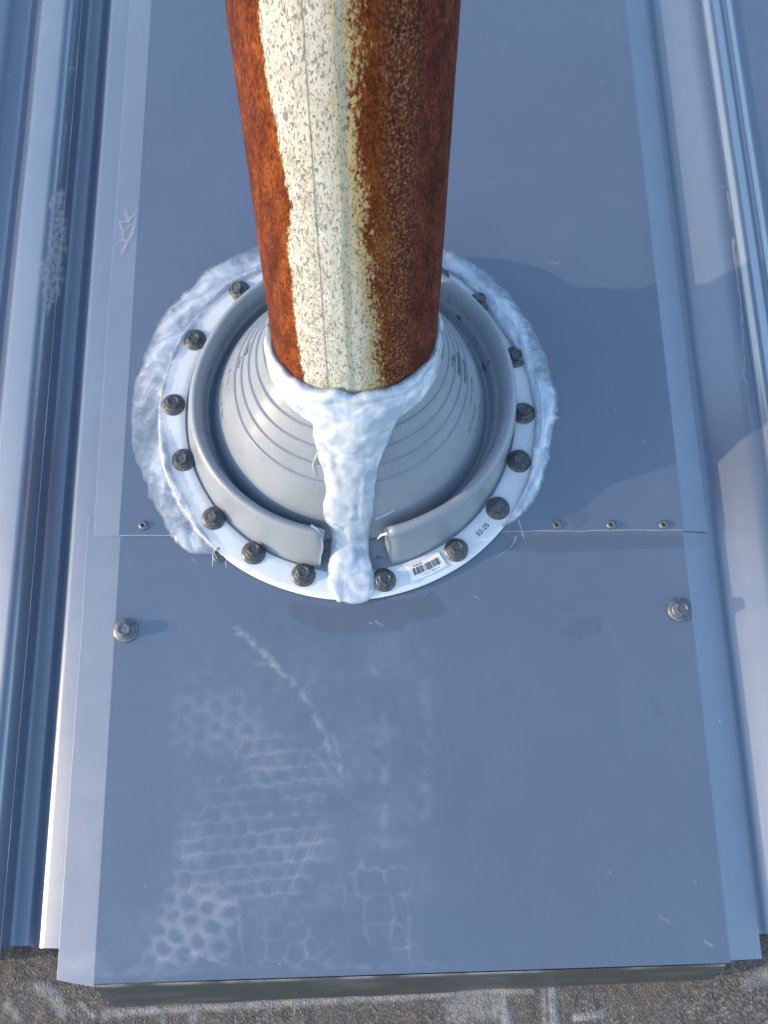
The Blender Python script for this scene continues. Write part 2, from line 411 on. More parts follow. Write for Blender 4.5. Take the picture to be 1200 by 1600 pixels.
xs = np.arange(-1.3, 1.3, 0.02); xs = np.unique(np.concatenate([xs, np.arange(-0.34, 0.36, 0.0018)])); ys = np.concatenate([np.arange(-2.2, -0.56, 0.04), np.arange(-0.56, -0.38, 0.0018)])
V = np.zeros((len(xs), len(ys), 3)); V[..., 0] = xs[:, None]; V[..., 1] = ys[None]
V[..., 2] = -0.0465 + 0.0009 * fbm(p2(V[..., 0] * 120, V[..., 1] * 120), 4, 5)
uu, vv = proj(V)
fm = np.where(V[..., 1] > -0.53, mineral_paint(uu, vv), 0)
V[..., 2] += 0.0008 * fm
lo = top(link('lower_roof', slab(V, 0.004, {'film': fm}), 'mineral'), kind='structure')
gm = mesh([(-900, -900, -3.2), (900, -900, -3.2), (900, 900, -3.2), (-900, 900, -3.2)], [(0, 1, 2, 3)])
gr = link('ground', gm, 'ground'); gr['kind'] = 'structure'          # level: not turned with the roof

# ------------------------------------------------------------------ flashing pans
def hexprint(u, v, ox, oy, a, b, rot, rr):
    c, s = math.cos(rot), math.sin(rot)
    x = (u - ox) * c + (v - oy) * s; y = -(u - ox) * s + (v - oy) * c
    row = np.round(y / b); d = np.full(u.shape, 99.0)
    for k in (-1, 0, 1):
        rw = row + k; sh = np.where(np.mod(rw, 2) > 0.5, 0.5, 0.0)
        cx = (np.round(x / a - sh) + sh) * a
        jx = 3.0 * (_h(np.round(cx).astype(np.int64), rw.astype(np.int64), 0, 3) - .5); jy = 3.0 * (_h(np.round(cx).astype(np.int64), rw.astype(np.int64), 1, 3) - .5)
        d = np.minimum(d, np.hypot(x - cx - jx, (y - rw * b - jy) * 1.05))
    return ss(rr - 5.0, rr + 5.0, d), (y / b)
def pan_paint(u, v):
    n1 = fbm(p2(u / 60, v / 60), 5, 40); n2 = fbm(p2(u / 14, v / 14), 4, 50); n3 = fbm(p2(u / 5, v / 5), 3, 60)
    wu, wv = u + 7 * n2 + 9 * n1, v + 7 * fbm(p2(u / 14, v / 14), 4, 55)
    dust = np.zeros(u.shape)
    # boot prints: tread cells in a few patches
    h1, yy = hexprint(wu, wv, 300, 1300, 27, 24.5, -0.10, 9.0)
    rows = 0.35 + 0.65 * ss(0.32, 0.5, np.abs(yy - np.round(yy)))
    mB = softpoly(u, v, [(400, 1140), (520, 1150), (535, 1240), (510, 1330), (480, 1420), (390, 1425), (262, 1395), (275, 1320), (320, 1230)], 40)
    dust += 0.34 * h1 * rows * ss(0.35, 0.9, mB + 0.45 * n1)
    h2, _ = hexprint(wu, wv, 296, 1410, 31, 27, 0.30, 10.5)
    mC = softpoly(u, v, [(260, 1392), (330, 1378), (385, 1400), (375, 1470), (370, 1512), (215, 1510), (250, 1440)], 26)
    dust += 0.40 * h2 * ss(0.35, 0.85, mC + 0.35 * n1)
    h3, _ = hexprint(wu, wv, 262, 1120, 29, 26, 0.55, 10.0)
    mA = softpoly(u, v, [(250, 1050), (330, 1010), (400, 1060), (420, 1170), (330, 1210), (255, 1180)], 40)
    dust += 0.20 * h3 * ss(0.45, 1.0, mA + 0.6 * n1)
    # cracked mud pattern
    e = edges2(wu / 44 + 3, wv / 40, 7)
    mD = softpoly(u, v, [(560, 1340), (640, 1350), (648, 1490), (600, 1500), (545, 1480), (548, 1380)], 26)
    dust += 0.42 * ss(0.16, 0.0, e) * ss(0.4, 0.9, mD + 0.5 * n1)
    e = edges2(wu / 30 + 9, wv / 30, 8)
    mE = softpoly(u, v, [(400, 1400), (560, 1390), (560, 1515), (380, 1515)], 40)
    dust += 0.28 * ss(0.18, 0.0, e) * ss(0.55, 1.0, mE + 0.9 * n1)
    # curved scuff and other strokes
    for pts, wd, s in [([(372, 986), (392, 998), (415, 1018), (430, 1040), (455, 1062), (478, 1090), (495, 1120), (508, 1155), (515, 1185)], 5.5, 1.0), ([(400, 1040), (430, 1040)], 4, .3),
                       ([(594, 1090), (600, 1140), (598, 1220), (595, 1300)], 9, 0.30), ([(663, 1020), (667, 1100), (668, 1210), (672, 1290)], 12, 0.22), ([(582, 1035), (588, 1060), (600, 1060)], 4, .35),
                       ([(636, 1400), (640, 1470), (647, 1510)], 3, 0.6), ([(365, 1400), (372, 1450), (377, 1505)], 3, 0.6), ([(275, 1370), (300, 1300), (345, 1210), (390, 1150)], 3, 0.3),
                       ([(245, 1500), (300, 1490), (360, 1512)], 4, 0.5), ([(140, 1524), (260, 1518), (420, 1512), (700, 1508)], 6, 0.30), ([(520, 1150), (535, 1200), (530, 1240)], 5, .45),
                       ([(485, 1180), (535, 1225)], 3, .5), ([(532, 1180), (500, 1240)], 3, .4), ([(480, 1228), (538, 1222)], 3, .5), ([(480, 1252), (536, 1248)], 3, .4)]:
        d, al = segd(wu, wv, pts)
        dust += 0.7 * s * ss(1.5, 0.0, d / wd) * np.clip(0.55 + 0.9 * n2 + 0.3 * n3, 0.05, 1.3)
    # fine diagonal scratches
    t = u * 0.90 + v * 0.42
    sc = ss(0.70, 0.92, vn(p2(t / 2.6, (v * 0.9 - u * 0.42) / 140), 70) * 0.5 + 0.5)
    dust += 0.30 * sc * softpoly(u, v, [(470, 1200), (545, 1230), (490, 1400), (400, 1400)], 40) ** 2
    # broad haze of dried dust
    hz = softpoly(u, v, [(250, 1000), (660, 1000), (680, 1300), (655, 1515), (150, 1515), (230, 1400), (240, 1100)], 90)
    dust += 0.13 * ss(0.3, 1.0, hz + 0.5 * n1) * (0.8 + 0.5 * n2)
    dust += 0.30 * ss(40, 0, np.abs(v - 1508 + (u - 300) * 0.02)) * ss(0.0, 0.5, n1 + 0.2) * ss(400, 100, u)
    dust += 0.22 * ss(0.45, 0.8, fbm(p2(u / 120, v / 22), 4, 81) * 0.5 + 0.5)* ss(60, 0, np.abs(u - 590)) * ss(1000, 1080, v) * ss(1400, 1250, v)
    # crumbs and short bright nicks
    for (a, b, c_, d_) in [(1030, 1430, 1035, 1436), (1040, 1436, 1047, 1442), (1100, 1470, 1112, 1477), (1085, 1377, 1087, 1380), (952, 1362, 954, 1365), (300, 872, 306, 878), (302, 858, 303, 862), (225, 1380, 227, 1386), (741, 931, 748, 936), (586, 970, 598, 978), (578, 973, 580, 975), (855, 410, 873, 411), (765, 283, 768, 286), (960, 640, 963, 642)]:
        d, _ = segd(u, v, [(a, b), (c_, d_)]); dust += 0.40 * ss(1.8, 0.4, d)
    stain = np.zeros(u.shape)
    for pts, s in [([(452, 938), (520, 948), (640, 935), (680, 925), (700, 955), (690, 965), (640, 972), (625, 985), (520, 992), (490, 982), (452, 965)], 0.85),
                   ([(800, 836), (1062, 836), (1100, 838), (1098, 856), (1000, 858), (850, 864), (790, 856)], 0.75), ([(877, 985), (905, 966), (938, 962), (942, 985), (905, 1000), (880, 996)], 0.5),
                   ([(870, 945), (890, 925), (905, 955), (880, 955)], 0.4), ([(1024, 1112), (1030, 1098), (1036, 1115), (1030, 1122)], 0.4), ([(1088, 1105), (1096, 1100), (1106, 1115), (1098, 1124)], 0.35),
                   ([(886, 812), (905, 792), (922, 800), (918, 818), (900, 826)], 0.6), ([(968, 826), (975, 814), (984, 822), (982, 832)], 0.6), ([(400, 868), (470, 905), (560, 930), (520, 940), (430, 900)], 0.45)]:
        m = softpoly(u + 3 * n2, v + 3 * n3, pts, 5)
        stain = np.maximum(stain, s * ss(0.35, 0.65, m) * (0.85 + 0.25 * n2))
    for (a, b) in [(605, 956), (643, 944), (897, 803), (905, 797), (914, 809), (950, 838), (995, 842), (1046, 848), (975, 818), (890, 834), (1005, 832), (870, 842)]:
        dust = np.where(np.hypot(u - a, v - b) < 2.2, 0, dust); stain = np.maximum(stain, 1.3 * ss(2.6, 1.2, np.hypot(u - a, (v - b) * 1.4)))
    dust = dust * np.clip(0.52 + 0.5 * fbm(p2(u / 70, v / 70), 4, 88) + 0.25 * n2, 0.08, 1) * np.where((v > 980) & (u < 700), 1, 1.6)
    return np.clip(dust, 0, 0.7), np.clip(stain, 0, 1.2)

XL, XR_ = -0.1862, 0.2658
SEAM = -0.1035
def sheet(x0, x1, y0, y1, step, z, wob):
    nx, ny = int((x1 - x0) / step), int((y1 - y0) / step)
    X, Y = np.meshgrid(np.linspace(x0, x1, nx), np.linspace(y0, y1, ny), indexing='ij')
    V = np.stack([X, Y, z + wob * fbm(p2(X * 7, Y * 7), 3, 31) * ss(0, 0.02, np.minimum(X - x0, x1 - X))], -1)
    return V
# lower pan
lp = top(empty('flashing_pan', (0.04, -0.27, -0.002)), 'lower blue-grey metal flashing sheet with dusty boot prints, hex screws and bent front lip', 'flashing')
YB = -0.4300
V = sheet(XL, XR_, YB, SEAM + 0.03, 0.0010, -0.0011, 0.0003)
V[..., 1] += (V[..., 0] - XL) * 0.0117 * ss(-0.2, -0.43, V[..., 1])     # front edge cut a little out of square
uu, vv = proj(V); dd, st = pan_paint(uu, vv)
link('sheet', slab(V, 0.0007, {'dust': dd, 'stain': st}), 'pan', lp)
def flap(parent, x_in, z_in, dx, dz, y0, y1, y0o, y1o, seed, cut=True):
    nu, nv = 10, int((y1 - y0) / 0.004)
    t = np.linspace(0, 1, nu)[:, None]; s = np.linspace(0, 1, nv)[None]
    yi = y0 + (y1 - y0) * s; yo = y0o + (y1o - y0o) * s
    Y = yi * (1 - t) + yo * t
    prof = np.sin(t * 0) + t
    X = x_in + dx * prof + 0.0007 * t * fbm(p2(Y * 9, Y * 0 + seed), 3, 7)
    Z = z_in + dz * (t ** 1.0) + 0.0012 * t * fbm(p2(Y * 5, Y * 0 + seed), 3, 9)
    V = np.stack(np.broadcast_arrays(X, Y, Z), -1).copy()
    if dx < 0: V = V[::-1]
    uu, vv = proj(V); dd, st = pan_paint(uu, vv)
    f = link('side_flap', slab(V, 0.0007, {'dust': dd * (vv > 1040), 'stain': st}), 'pan', parent)
    E_ = V[0] if dx < 0 else V[-1]
    if cut:
        v_, f_ = tube(E_ + np.array([0, 0, -0.0002]), 0.00016, 5)
        link('cut_edge', mesh(v_, f_), 'cut', f)
    return V
flap(lp, XL + 0.0006, -0.00103, -0.0290, -0.0062, YB - 0.002, SEAM + 0.02, YB + 0.002, SEAM + 0.02, 1.0)
flap(lp, XR_ - 0.0006, -0.00103, 0.0262, -0.0102, YB + 0.007, SEAM + 0.02, YB + 0.006, SEAM + 0.02, 2.0)
# front lip, bent down over the eave end
nu, nv = 240, 10
t = np.linspace(0, 1, nv)[None]; x = np.linspace(XL + 0.001, XR_ - 0.004, nu)[:, None]
ye = YB + (x - XL) * 0.0117
ln = 0.0238 - (x - XL) * 0.013
V = np.stack(np.broadcast_arrays(x + 0.004 * t * (x < XL + 0.01) + 0 * t, ye - ln * t * (0.9 + 0.06 * fbm(p2(x * 30, x * 0), 3, 4)) - 0.0008, -0.0011 - 0.0400 * t ** 1.05 - 0.0006 * t * fbm(p2(x * 14, x * 0), 3, 5)), -1).copy()
u_, v_ = proj(V)
du = 0.10 * ss(0.55, 0.8, fbm(p2(V[..., 0] * 22, V[..., 2] * 160), 5, 12) * .5 + .5) + 0.45 * ss(0.10, 0.0, t + 0 * x) * ss(-0.2, 0.4, fbm(p2(V[..., 0] * 40, V[..., 0] * 0), 4, 13))
lip = link('front_lip', slab(V[:, ::-1], 0.0007, {'dust': du[:, ::-1], 'stain': 0 * u_}, (0, 0.9, 0.4)), 'lip_shade', lp)
v2, f2 = tube(V[:, -1], 0.0005, 5); link('cut_edge', mesh(v2, f2), 'cut', lip)

# upper pan
upn = top(empty('flashing_pan', (0.04, 0.2, -0.001)), 'upper blue-grey metal flashing sheet the pipe rises through, riveted along its lower edge', 'flashing')
V = sheet(XL - 0.001, XR_ + 0.001, SEAM, 0.62, 0.0016, 0.0, 0.0004)
V[..., 1] += ((V[..., 0] * -0.010) - 0.0006 * fbm(p2(V[..., 0] * 60, V[..., 0] * 0), 3, 6)) * ss(SEAM + 0.02, SEAM, V[..., 1])
uu, vv = proj(V); dd, st = pan_paint(uu, vv)
us = link('sheet', slab(V, 0.0007, {'dust': dd * (vv < 834), 'stain': st}), 'pan', upn)
E_ = V[:, 0].copy(); keep = (E_[:, 0] < -0.14) | (E_[:, 0] > 0.13)
for sel in (E_[:, 0] < -0.12, E_[:, 0] > 0.12):
    e_ = E_[sel]
    v2, f2 = tube(e_ + np.array([0, 0, -0.0004]), 0.00022 + 0.00022 * np.abs(fbm(p2(e_[:, 0] * 90, e_[:, 0] * 0), 3, 16)), 5)
    link('cut_edge', mesh(v2, f2), 'cut', us)
flap(upn, XL - 0.0004, 0.00007, -0.0225, -0.0062, SEAM + 0.0016, 0.62, SEAM + 0.0035, 0.62, 3.0)
flap(upn, XR_ + 0.0004, 0.00007, 0.0225, -0.0087, SEAM - 0.004, 0.62, SEAM - 0.003, 0.62, 4.0, False)
RIV = [(0.0, 0.00135), (0.0, -0.0004)]
rv = lathe([(0.0009, 0.0002), (0.0011, 0.0014), (0.0017, 0.0018), (0.0029, 0.0015), (0.0038, 0.0006), (0.0040, -0.0003)], 24); rv.materials.append(M['screw2'])
hole = lathe([(0.0, 0.0006), (0.0011, 0.0006)], 12); hole.materials.append(M['ink'])
for (a, b) in [(224, 821), (870, 820), (955, 820), (1037, 820)]:
    q = P(a, b, 0.0006)
    o = bpy.data.objects.new('rivet', rv); col.objects.link(o); o.parent = upn; o.location = Vector(q.tolist()) - upn.location
    h_ = bpy.data.objects.new('rivet_hole', hole); col.objects.link(h_); h_.parent = o
rv.polygons.foreach_set('use_smooth', [True] * len(rv.polygons))

# ------------------------------------------------------------------ screws
wash = lathe([(0.0, 0.0), (0.0094, 0.0), (0.0097, 0.0006), (0.0093, 0.0014), (0.0080, 0.0019), (0.0068, 0.0026), (0.0, 0.0028)], 40)
wash.polygons.foreach_set('use_smooth', [True] * len(wash.polygons))
def hexhead():
    bm = bmesh.new(); rings = []
    for kind, R_, z in [('c', .0066, .0022), ('c', .0069, .0030), ('c', .0062, .0040), ('h', .0056, .0043), ('h', .0056, .0078), ('h', .0051, .0086), ('c', .0036, .0086), ('c', .0031, .0079), ('c', .0, .0080)]:
        ring = []
        for k in range(36):
            a = k * 2 * math.pi / 36
            rr = R_ if kind == 'c' else R_ * math.cos(math.pi / 6) / math.cos((a % (math.pi / 3)) - math.pi / 6)
            ring.append(bm.verts.new((rr * math.cos(a), rr * math.sin(a), z)))
        rings.append(ring)
    for a, b_ in zip(rings, rings[1:]):
        for k in range(36):
            try: bm.faces.new((a[k], a[(k + 1) % 36], b_[(k + 1) % 36], b_[k]))
            except ValueError: pass
    bmesh.ops.remove_doubles(bm, verts=bm.verts, dist=1e-6)
    me = bpy.data.meshes.new('hex'); bm.to_mesh(me); bm.free(); return me
hexm = hexhead()
sets = {}
for k in ('screw', 'screw2'):
    a, b = wash.copy(), hexm.copy(); a.materials.clear(); b.materials.clear(); a.materials.append(M[k]); b.materials.append(M[k]); sets[k] = (a, b)
def screw(parent, q, kind, tilt=0.08, label=None):
    a, b = sets[kind]
    o = bpy.data.objects.new('screw', a); col.objects.link(o); o.parent = parent
    o.location = Vector(list(map(float, q))) - parent.location
    o.rotation_euler = (random.uniform(-tilt, tilt), random.uniform(-tilt, tilt), random.uniform(0, 6.28))
    h_ = bpy.data.objects.new('hex_head', b); col.objects.link(h_); h_.parent = o
    h_.location = (random.uniform(-.0004, .0004), random.uniform(-.0004, .0004), 0); h_.rotation_euler = (random.uniform(-tilt, tilt), random.uniform(-tilt, tilt), 0)
    if label: o['label'] = label
    return o
screw(lp, P(196, 985, 0) * (1, 1, 0) + (0, 0, -0.0008), 'screw2', 0.05)
screw(lp, P(1062, 953, 0) * (1, 1, 0) + (0, 0, -0.0008), 'screw2', 0.10)
screw(lp, P(343, 866, 0) * (1, 1, 0) + (0, 0, -0.0046), 'screw2', 0.12, 'screw half buried in clear sealant at the edge of the white ring')

# ------------------------------------------------------------------ pipe
PR = 0.061
AX0 = np.array([0.0054, -0.0075, 0.0]); AXD = np.array([0.0, math.sin(SLOPE), math.cos(SLOPE)])
AXD = np.array([0.0148, math.sin(SLOPE), math.cos(SLOPE)]); AXD /= np.linalg.norm(AXD)
def axis(z): return AX0 + AXD * (z / AXD[2])
e1 = np.cross(AXD, [0, 1, 0]); e1 = -e1 / np.linalg.norm(e1) if e1[0] < 0 else e1 / np.linalg.norm(e1)
e2 = np.cross(AXD, e1)                                  # e1 right, e2 up the slope
if e2[1] < 0: e2 = -e2
pipe = top(empty('vent_pipe', axis(-0.002)), 'rusty steel pipe with peeling cream paint down its front, rising through the boot', 'pipe')
nu, nv = 360, 420
th = np.linspace(-np.pi, np.pi, nu, endpoint=False); zz = np.concatenate([np.linspace(-0.02, 0.5, nv - 60), np.linspace(0.5, 1.0, 60)])
ph = np.degrees(th)
# th = 0 is where the pipe faces the camera (down the slope); positive to the right
A = axis(0) + (zz[:, None] / AXD[2]) * AXD
d0 = -e2
V = A[None] + PR * (np.sin(th)[:, None, None] * e1 + np.cos(th)[:, None, None] * d0)
V += (0.0003 * fbm(np.stack([np.sin(th)[:, None] * 3 + 0 * zz, np.cos(th)[:, None] * 3 + 0 * zz, zz[None] * 40 + 0 * th[:, None]], -1), 4, 2))[..., None] * (np.sin(th)[:, None, None] * e1 + np.cos(th)[:, None, None] * d0)
# paint band: its borders as angle along the height, read off the photograph's rows
vrow = np.array([0, 60, 150, 220, 300, 340, 352, 400, 460, 520, 590]); cxr = 537 + 0.032 * vrow; hw = (366 - 0.208 * vrow) / 2
xl = np.array([420, 424, 434, 448, 460, 468, 466, 464, 470, 474, 484]); xrr = np.array([556, 556, 560, 556, 566, 570, 574, 578, 582, 588, 592])
aL = np.degrees(np.arcsin((xl - cxr) / hw)); aR = np.degrees(np.arcsin((xrr - cxr) / hw))
front = A + PR * d0
fv = proj(front)[1]
L_ = np.interp(fv, vrow, aL); R2 = np.interp(fv, vrow, aR)
dl_ = ph[:, None] - L_[None]; dr_ = R2[None] - ph[:, None]
at = {'dl': dl_, 'dr': dr_, 'phi': ph[:, None] + 0 * zz[None]}
shell = link('shell', mesh(V, gridf(nu, len(zz), cu=True, flip=True), at), 'pipe', pipe)
# weld seam, a low proud line down the painted front
sp_ = [a_ + (PR + 0.0001) * (math.sin(math.radians(-17.4)) * e1 + math.cos(math.radians(-17.4)) * d0) for a_ in A]
tA = axis(1.0)
Vi = np.stack([np.stack([axis(z_) + r_ * (math.sin(t_) * e1 + math.cos(t_) * d0) for t_ in th[::6]]) for z_, r_ in ((1.0, PR), (1.0005, PR - .001), (1.0005, PR - .0055), (0.7, PR - .006))], 1)
link('bore', mesh(Vi, gridf(len(th[::6]), 4, cu=True, flip=True)), 'soot', pipe)

# ------------------------------------------------------------------ pipe boot
RB = 0.1455
boot = top(empty('pipe_boot', (0, 0, 0.001)), 'grey rubber pipe boot with stepped cone, raised rim and a screwed-down white metal ring', 'pipe boot')
TL, TR = math.radians(-101.0), math.radians(-77.0)      # the split in the rim, at the front
# cone
ZC = 0.104
CC = axis(ZC); CR = PR + 0.0016
GRO = [0.44, 0.545, 0.65, 0.755, 0.86]
def cone(th_, s, off=0.0):
    th_, s = np.broadcast_arrays(np.asarray(th_, float), np.asarray(s, float))
    r0, z0 = 0.1130, 0.0128
    r = r0 + (CR - r0) * (s ** 1.04) + off
    cz = z0 + (ZC - z0) * s ** 1.0
    k = s ** 1.2
    a = SLOPE * k
    cx = CC[0] * k; cy = CC[1] * k
    return np.stack([cx + r * np.cos(th_), cy + r * np.sin(th_) * np.cos(a), cz - r * np.sin(th_) * np.sin(a) + off * 0.6], -1)
nt_, ns_ = 300, 320
th_c = np.linspace(0, 2 * np.pi, nt_, endpoint=False); s_c = np.linspace(0, 1, ns_)
off = np.zeros((1, ns_))
for g_ in GRO:
    off += -0.0010 * np.exp(-((s_c - g_) / 0.0060) ** 2) + 0.0004 * np.exp(-((s_c - g_ + 0.014) / 0.007) ** 2)
    off += -0.0006 * ss(g_ - 0.004, g_ + 0.004, s_c)
V = cone(th_c[:, None], s_c[None], off)
V += 0.0010 * fbm(V * 18, 2, 23)[..., None]
dcone = np.zeros(V.shape[:2])
link_c = link('rubber_cone', mesh(V, gridf(nt_, ns_, cu=True), {'dust': dcone}), 'rubber', boot)
def cone_text(s_txt, size, th0, s0, emboss=0.0004):
    Vt, Ft = text_mesh(s_txt, size)
    L0 = 0.108                                            # slant length
    sv = s0 + Vt[:, 1] / L0
    rr = 0.1130 + (CR - 0.1130) * np.clip(sv, 0, 1) ** 1.04
    tv = th0 + Vt[:, 0] / rr
    return cone(tv, np.clip(sv, 0, 1), emboss), Ft
for (txt, size, deg, s0) in [('DIAMETER', 0.0072, 182, 0.17), ('5 1/4', 0.0066, 174, 0.30), ('4 3/4', 0.0052, 172, 0.472), ('4 1/2', 0.0052, 168, 0.578),
                             ('DIAMETER', 0.0056, -6, 0.345), ('DIAMETER', 0.0056, -16, 0.25), ('DIAMETER', 0.0056, -12, 0.16), ('DIAMETER', 0.0046, 0, 0.475), ('DIAMETER', 0.0046, 0, 0.580), ('4 1/4', 0.0046, -4, 0.685)]:
    Vt, Ft = cone_text(txt, size, math.radians(deg), s0, 0.0004)
    Vb, _ = cone_text(txt, size, math.radians(deg), s0, -0.0012)
    cnt = {}
    for f_ in Ft:
        for a_, b_ in zip(f_, f_[1:] + f_[:1]): cnt[(a_, b_)] = 1
    k_ = len(Vt); walls = [(a_, k_ + a_, k_ + b_, b_) for (a_, b_) in cnt if (b_, a_) not in cnt]
    Vc = np.concatenate([Vt, Vb]); Vc += 0.0010 * fbm(Vc * 18, 2, 23)[..., None]
    me = mesh(Vc, [tuple(f_) for f_ in Ft] + walls)
    link('moulded_lettering', me, 'rubber', link_c, smooth=False)
# rim with its split
nt_ = 420
thr = np.linspace(TR, TL + 2 * np.pi, nt_)
prof = [(.1352, .0016), (.1346, .0040), (.1336, .0100), (.1326, .0190), (.1318, .0265), (.1306, .0318), (.1286, .0346), (.1260, .0354), (.1234, .0342), (.1212, .0312), (.1196, .0270), (.1187, .0232), (.1178, .0214), (.1168, .0206), (.1158, .0192), (.1150, .0165), (.1140, .0142), (.1125, .0132), (.1100, .0140)]
prof = fillet(prof, 0.0012, 3)
g_ = np.clip(-np.sin(thr), 0, 1) ** 2
lean = ss(0.004, 0.034, prof[:, 1])[None] * g_[:, None] * 0.0115 * ss(0.1140, 0.122, prof[:, 0])[None] - ss(0.004, 0.034, prof[:, 1])[None] * 0.0045 * (np.clip(np.cos(thr - math.radians(50)), 0, 1) ** 2)[:, None]
r_ = prof[:, 0][None] - lean + 0.0007 * fbm(np.stack([np.cos(thr) * 2.5, np.sin(thr) * 2.5, thr * 0], -1), 2, 4)[:, None]
z_ = prof[:, 1][None] * (1 + 0.10 * g_[:, None] * ss(0.010, 0.03, prof[:, 1])[None]) * (1 + 0.05 * fbm(np.stack([np.cos(thr) * 3, np.sin(thr) * 3, thr * 0], -1), 2, 5))[:, None]
ends = np.exp(-((thr - thr[0]) / 0.03) ** 2) + np.exp(-((thr - thr[-1]) / 0.03) ** 2)
z_ = z_ * (1 - 0.10 * ends[:, None])
tj = thr[:, None] + ends[:, None] * 0.012 * fbm(p2(prof[:, 0] * 200, prof[:, 1] * 200), 3, 6)[None]
Vr = np.stack([r_ * np.cos(tj) + 0.0022 * ss(0.002, 0.03, z_), r_ * np.sin(tj), z_], -1)
np_ = prof.shape[0]
Fr = gridf(nt_, np_, flip=True)
Vall = Vr.reshape(-1, 3)
caps = []
for row in (0, nt_ - 1):
    c0 = len(Vall); Vall = np.concatenate([Vall, [[r_[row, :].mean() * math.cos(thr[row]), r_[row, :].mean() * math.sin(thr[row]), 0.012]]])
    for k in range(np_ - 1):
        a_, b_ = row * np_ + k, row * np_ + k + 1
        caps.append((a_, b_, c0, c0) if row == 0 else (b_, a_, c0, c0))
me = bpy.data.meshes.new('rim'); me.from_pydata(Vall.tolist(), [], [tuple(f) for f in Fr.tolist()] + [tuple(f[:3]) for f in caps]); me.update()
dr_at = np.zeros(len(Vall), np.float32)
dr_at[:nt_ * np_] = (0.9 * ss(0.72, 0.80, fbm(Vr * 260, 2, 33) * 0.5 + 0.5) * (ss(.1205, .117, prof[:, 0])[None] * ss(.11, .115, prof[:, 0])[None]) * ss(0.4, -0.3, thr % 6.2832 - 5.9)[:, None] * (np.cos(thr) > -0.2)[:, None]).ravel()
at_ = me.attributes.new('dust', 'FLOAT', 'POINT'); at_.data.foreach_set('value', dr_at)
rim = link('rim', me, 'rubber', boot)
# rubber floor of the split
tg = np.linspace(TL - 0.03, TR + 0.03, 40); rg = np.linspace(0.106, 0.138, 30)
T_, Rr = np.meshgrid(tg, rg, indexing='ij')
V = np.stack([Rr * np.cos(T_), Rr * np.sin(T_), 0.0032 + 0.005 * ss(0.128, 0.108, Rr) + 0.0008 * fbm(p2(Rr * 150, T_ * 20), 3, 8)], -1)
sp = ss(0.62, 0.75, fbm(V * 400, 3, 44) * 0.5 + 0.5)
link('split_floor', slab(V, 0.003, {'dust': 0.9 * sp}), 'rubber', boot)
# rubber skirt under the metal ring, and the ring
thf = np.linspace(0, 2 * np.pi, 256, endpoint=False)
def annulus(prof_, wob, sd):
    pr_ = np.array(prof_)
    wv_ = fbm(np.stack([np.cos(thf) * 3, np.sin(thf) * 3, thf * 0], -1), 3, sd)
    R_ = pr_[:, 0][None] + 0.0008 * wv_[:, None]
    return np.stack([R_ * np.cos(thf)[:, None], R_ * np.sin(thf)[:, None], pr_[:, 1][None] + wob * wv_[:, None]], -1)
V = annulus([(.1300, .0010), (.1300, .0024), (.1370, .0024), (.1560, .0015), (.1575, .0010), (.1575, .0001)], 0.0002, 3)
link('rubber_skirt', mesh(V, gridf(256, 6, cu=True, flip=True), {'dust': np.zeros(V.shape[:2])}), 'rubber', boot)
V = annulus([(.1366, .0022), (.1366, .0036), (.1372, .0040), (.1420, .0041), (.1530, .0040), (.1580, .0036), (.1586, .0030), (.1586, .0016)], 0.0005, 9)
ring = link('metal_ring', mesh(V, gridf(256, 8, cu=True, flip=True)), 'flange', boot)
for (a, b) in [(303, 530), (271, 632), (287, 718), (335, 808), (397, 862), (474, 898), (600, 906), (713, 859), (778, 794), (811, 720), (818, 645), (805, 557), (369, 449), (751, 470)]:
    q = P(a, b, 0.0055); q[2] = 0.0040
    rr_ = math.hypot(q[0], q[1]); q[:2] *= min(max(rr_, 0.1425), 0.1475) / rr_
    screw(boot, q, 'screw', 0.13)
for deg in (58, 75, 93, 111):
    screw(boot, (0.1458 * math.cos(math.radians(deg)), 0.1458 * math.sin(math.radians(deg)), 0.004), 'screw', 0.1)
# label and printed number on the ring
def on_ring(V2, th0, r0, z):                            # flat glyph coordinates -> along the ring, tops toward the pipe
    t_ = th0 + V2[:, 0] / r0; rr_ = r0 - V2[:, 1]
    return np.stack([rr_ * np.cos(t_), rr_ * np.sin(t_), np.full(len(t_), z)], -1)
q = P(667, 884, 0.0042); thl = math.atan2(q[1], q[0]); rl = 0.1462
gx, gy = np.meshgrid(np.linspace(-.0155, .0145, 24), np.linspace(-.0068, .0064, 4), indexing='ij')
Vl = on_ring(np.stack([gx.ravel(), gy.ravel()], -1), thl, rl, 0.0049).reshape(24, 4, 3)
lab = link('barcode_label', slab(Vl, 0.00025), 'paper', boot, smooth=False)
bars = []; x_ = -0.0118; rb = random.Random(5)
while x_ < 0.0115:
    w_ = rb.choice([.00035, .00035, .0006, .0006, .0010]); bars.append((x_, x_ + w_)); x_ += w_ + rb.choice([.00035, .00045, .0008])
vb = []; fb = []
for (a, b) in bars:
    k = len(vb); vb += [(a, -.0028), (b, -.0028), (b, .0030), (a, .0030)]; fb.append((k, k + 1, k + 2, k + 3))
link('barcode', mesh(on_ring(np.array(vb), thl, rl, 0.00505), fb), 'ink', lab, smooth=False)
for txt, size, dx_, dy_ in [('979520', 0.0027, -0.0068, 0.0036), ('7 51674 70231 4', 0.0024, 0.0, -0.0052)]:
    Vt, Ft = text_mesh(txt, size); link('print', mesh(on_ring(Vt[:, :2] + (dx_, dy_), thl, rl, 0.00505), Ft), 'ink', lab, smooth=False)
q = P(749, 823, 0.0042); th2 = math.atan2(q[1], q[0])
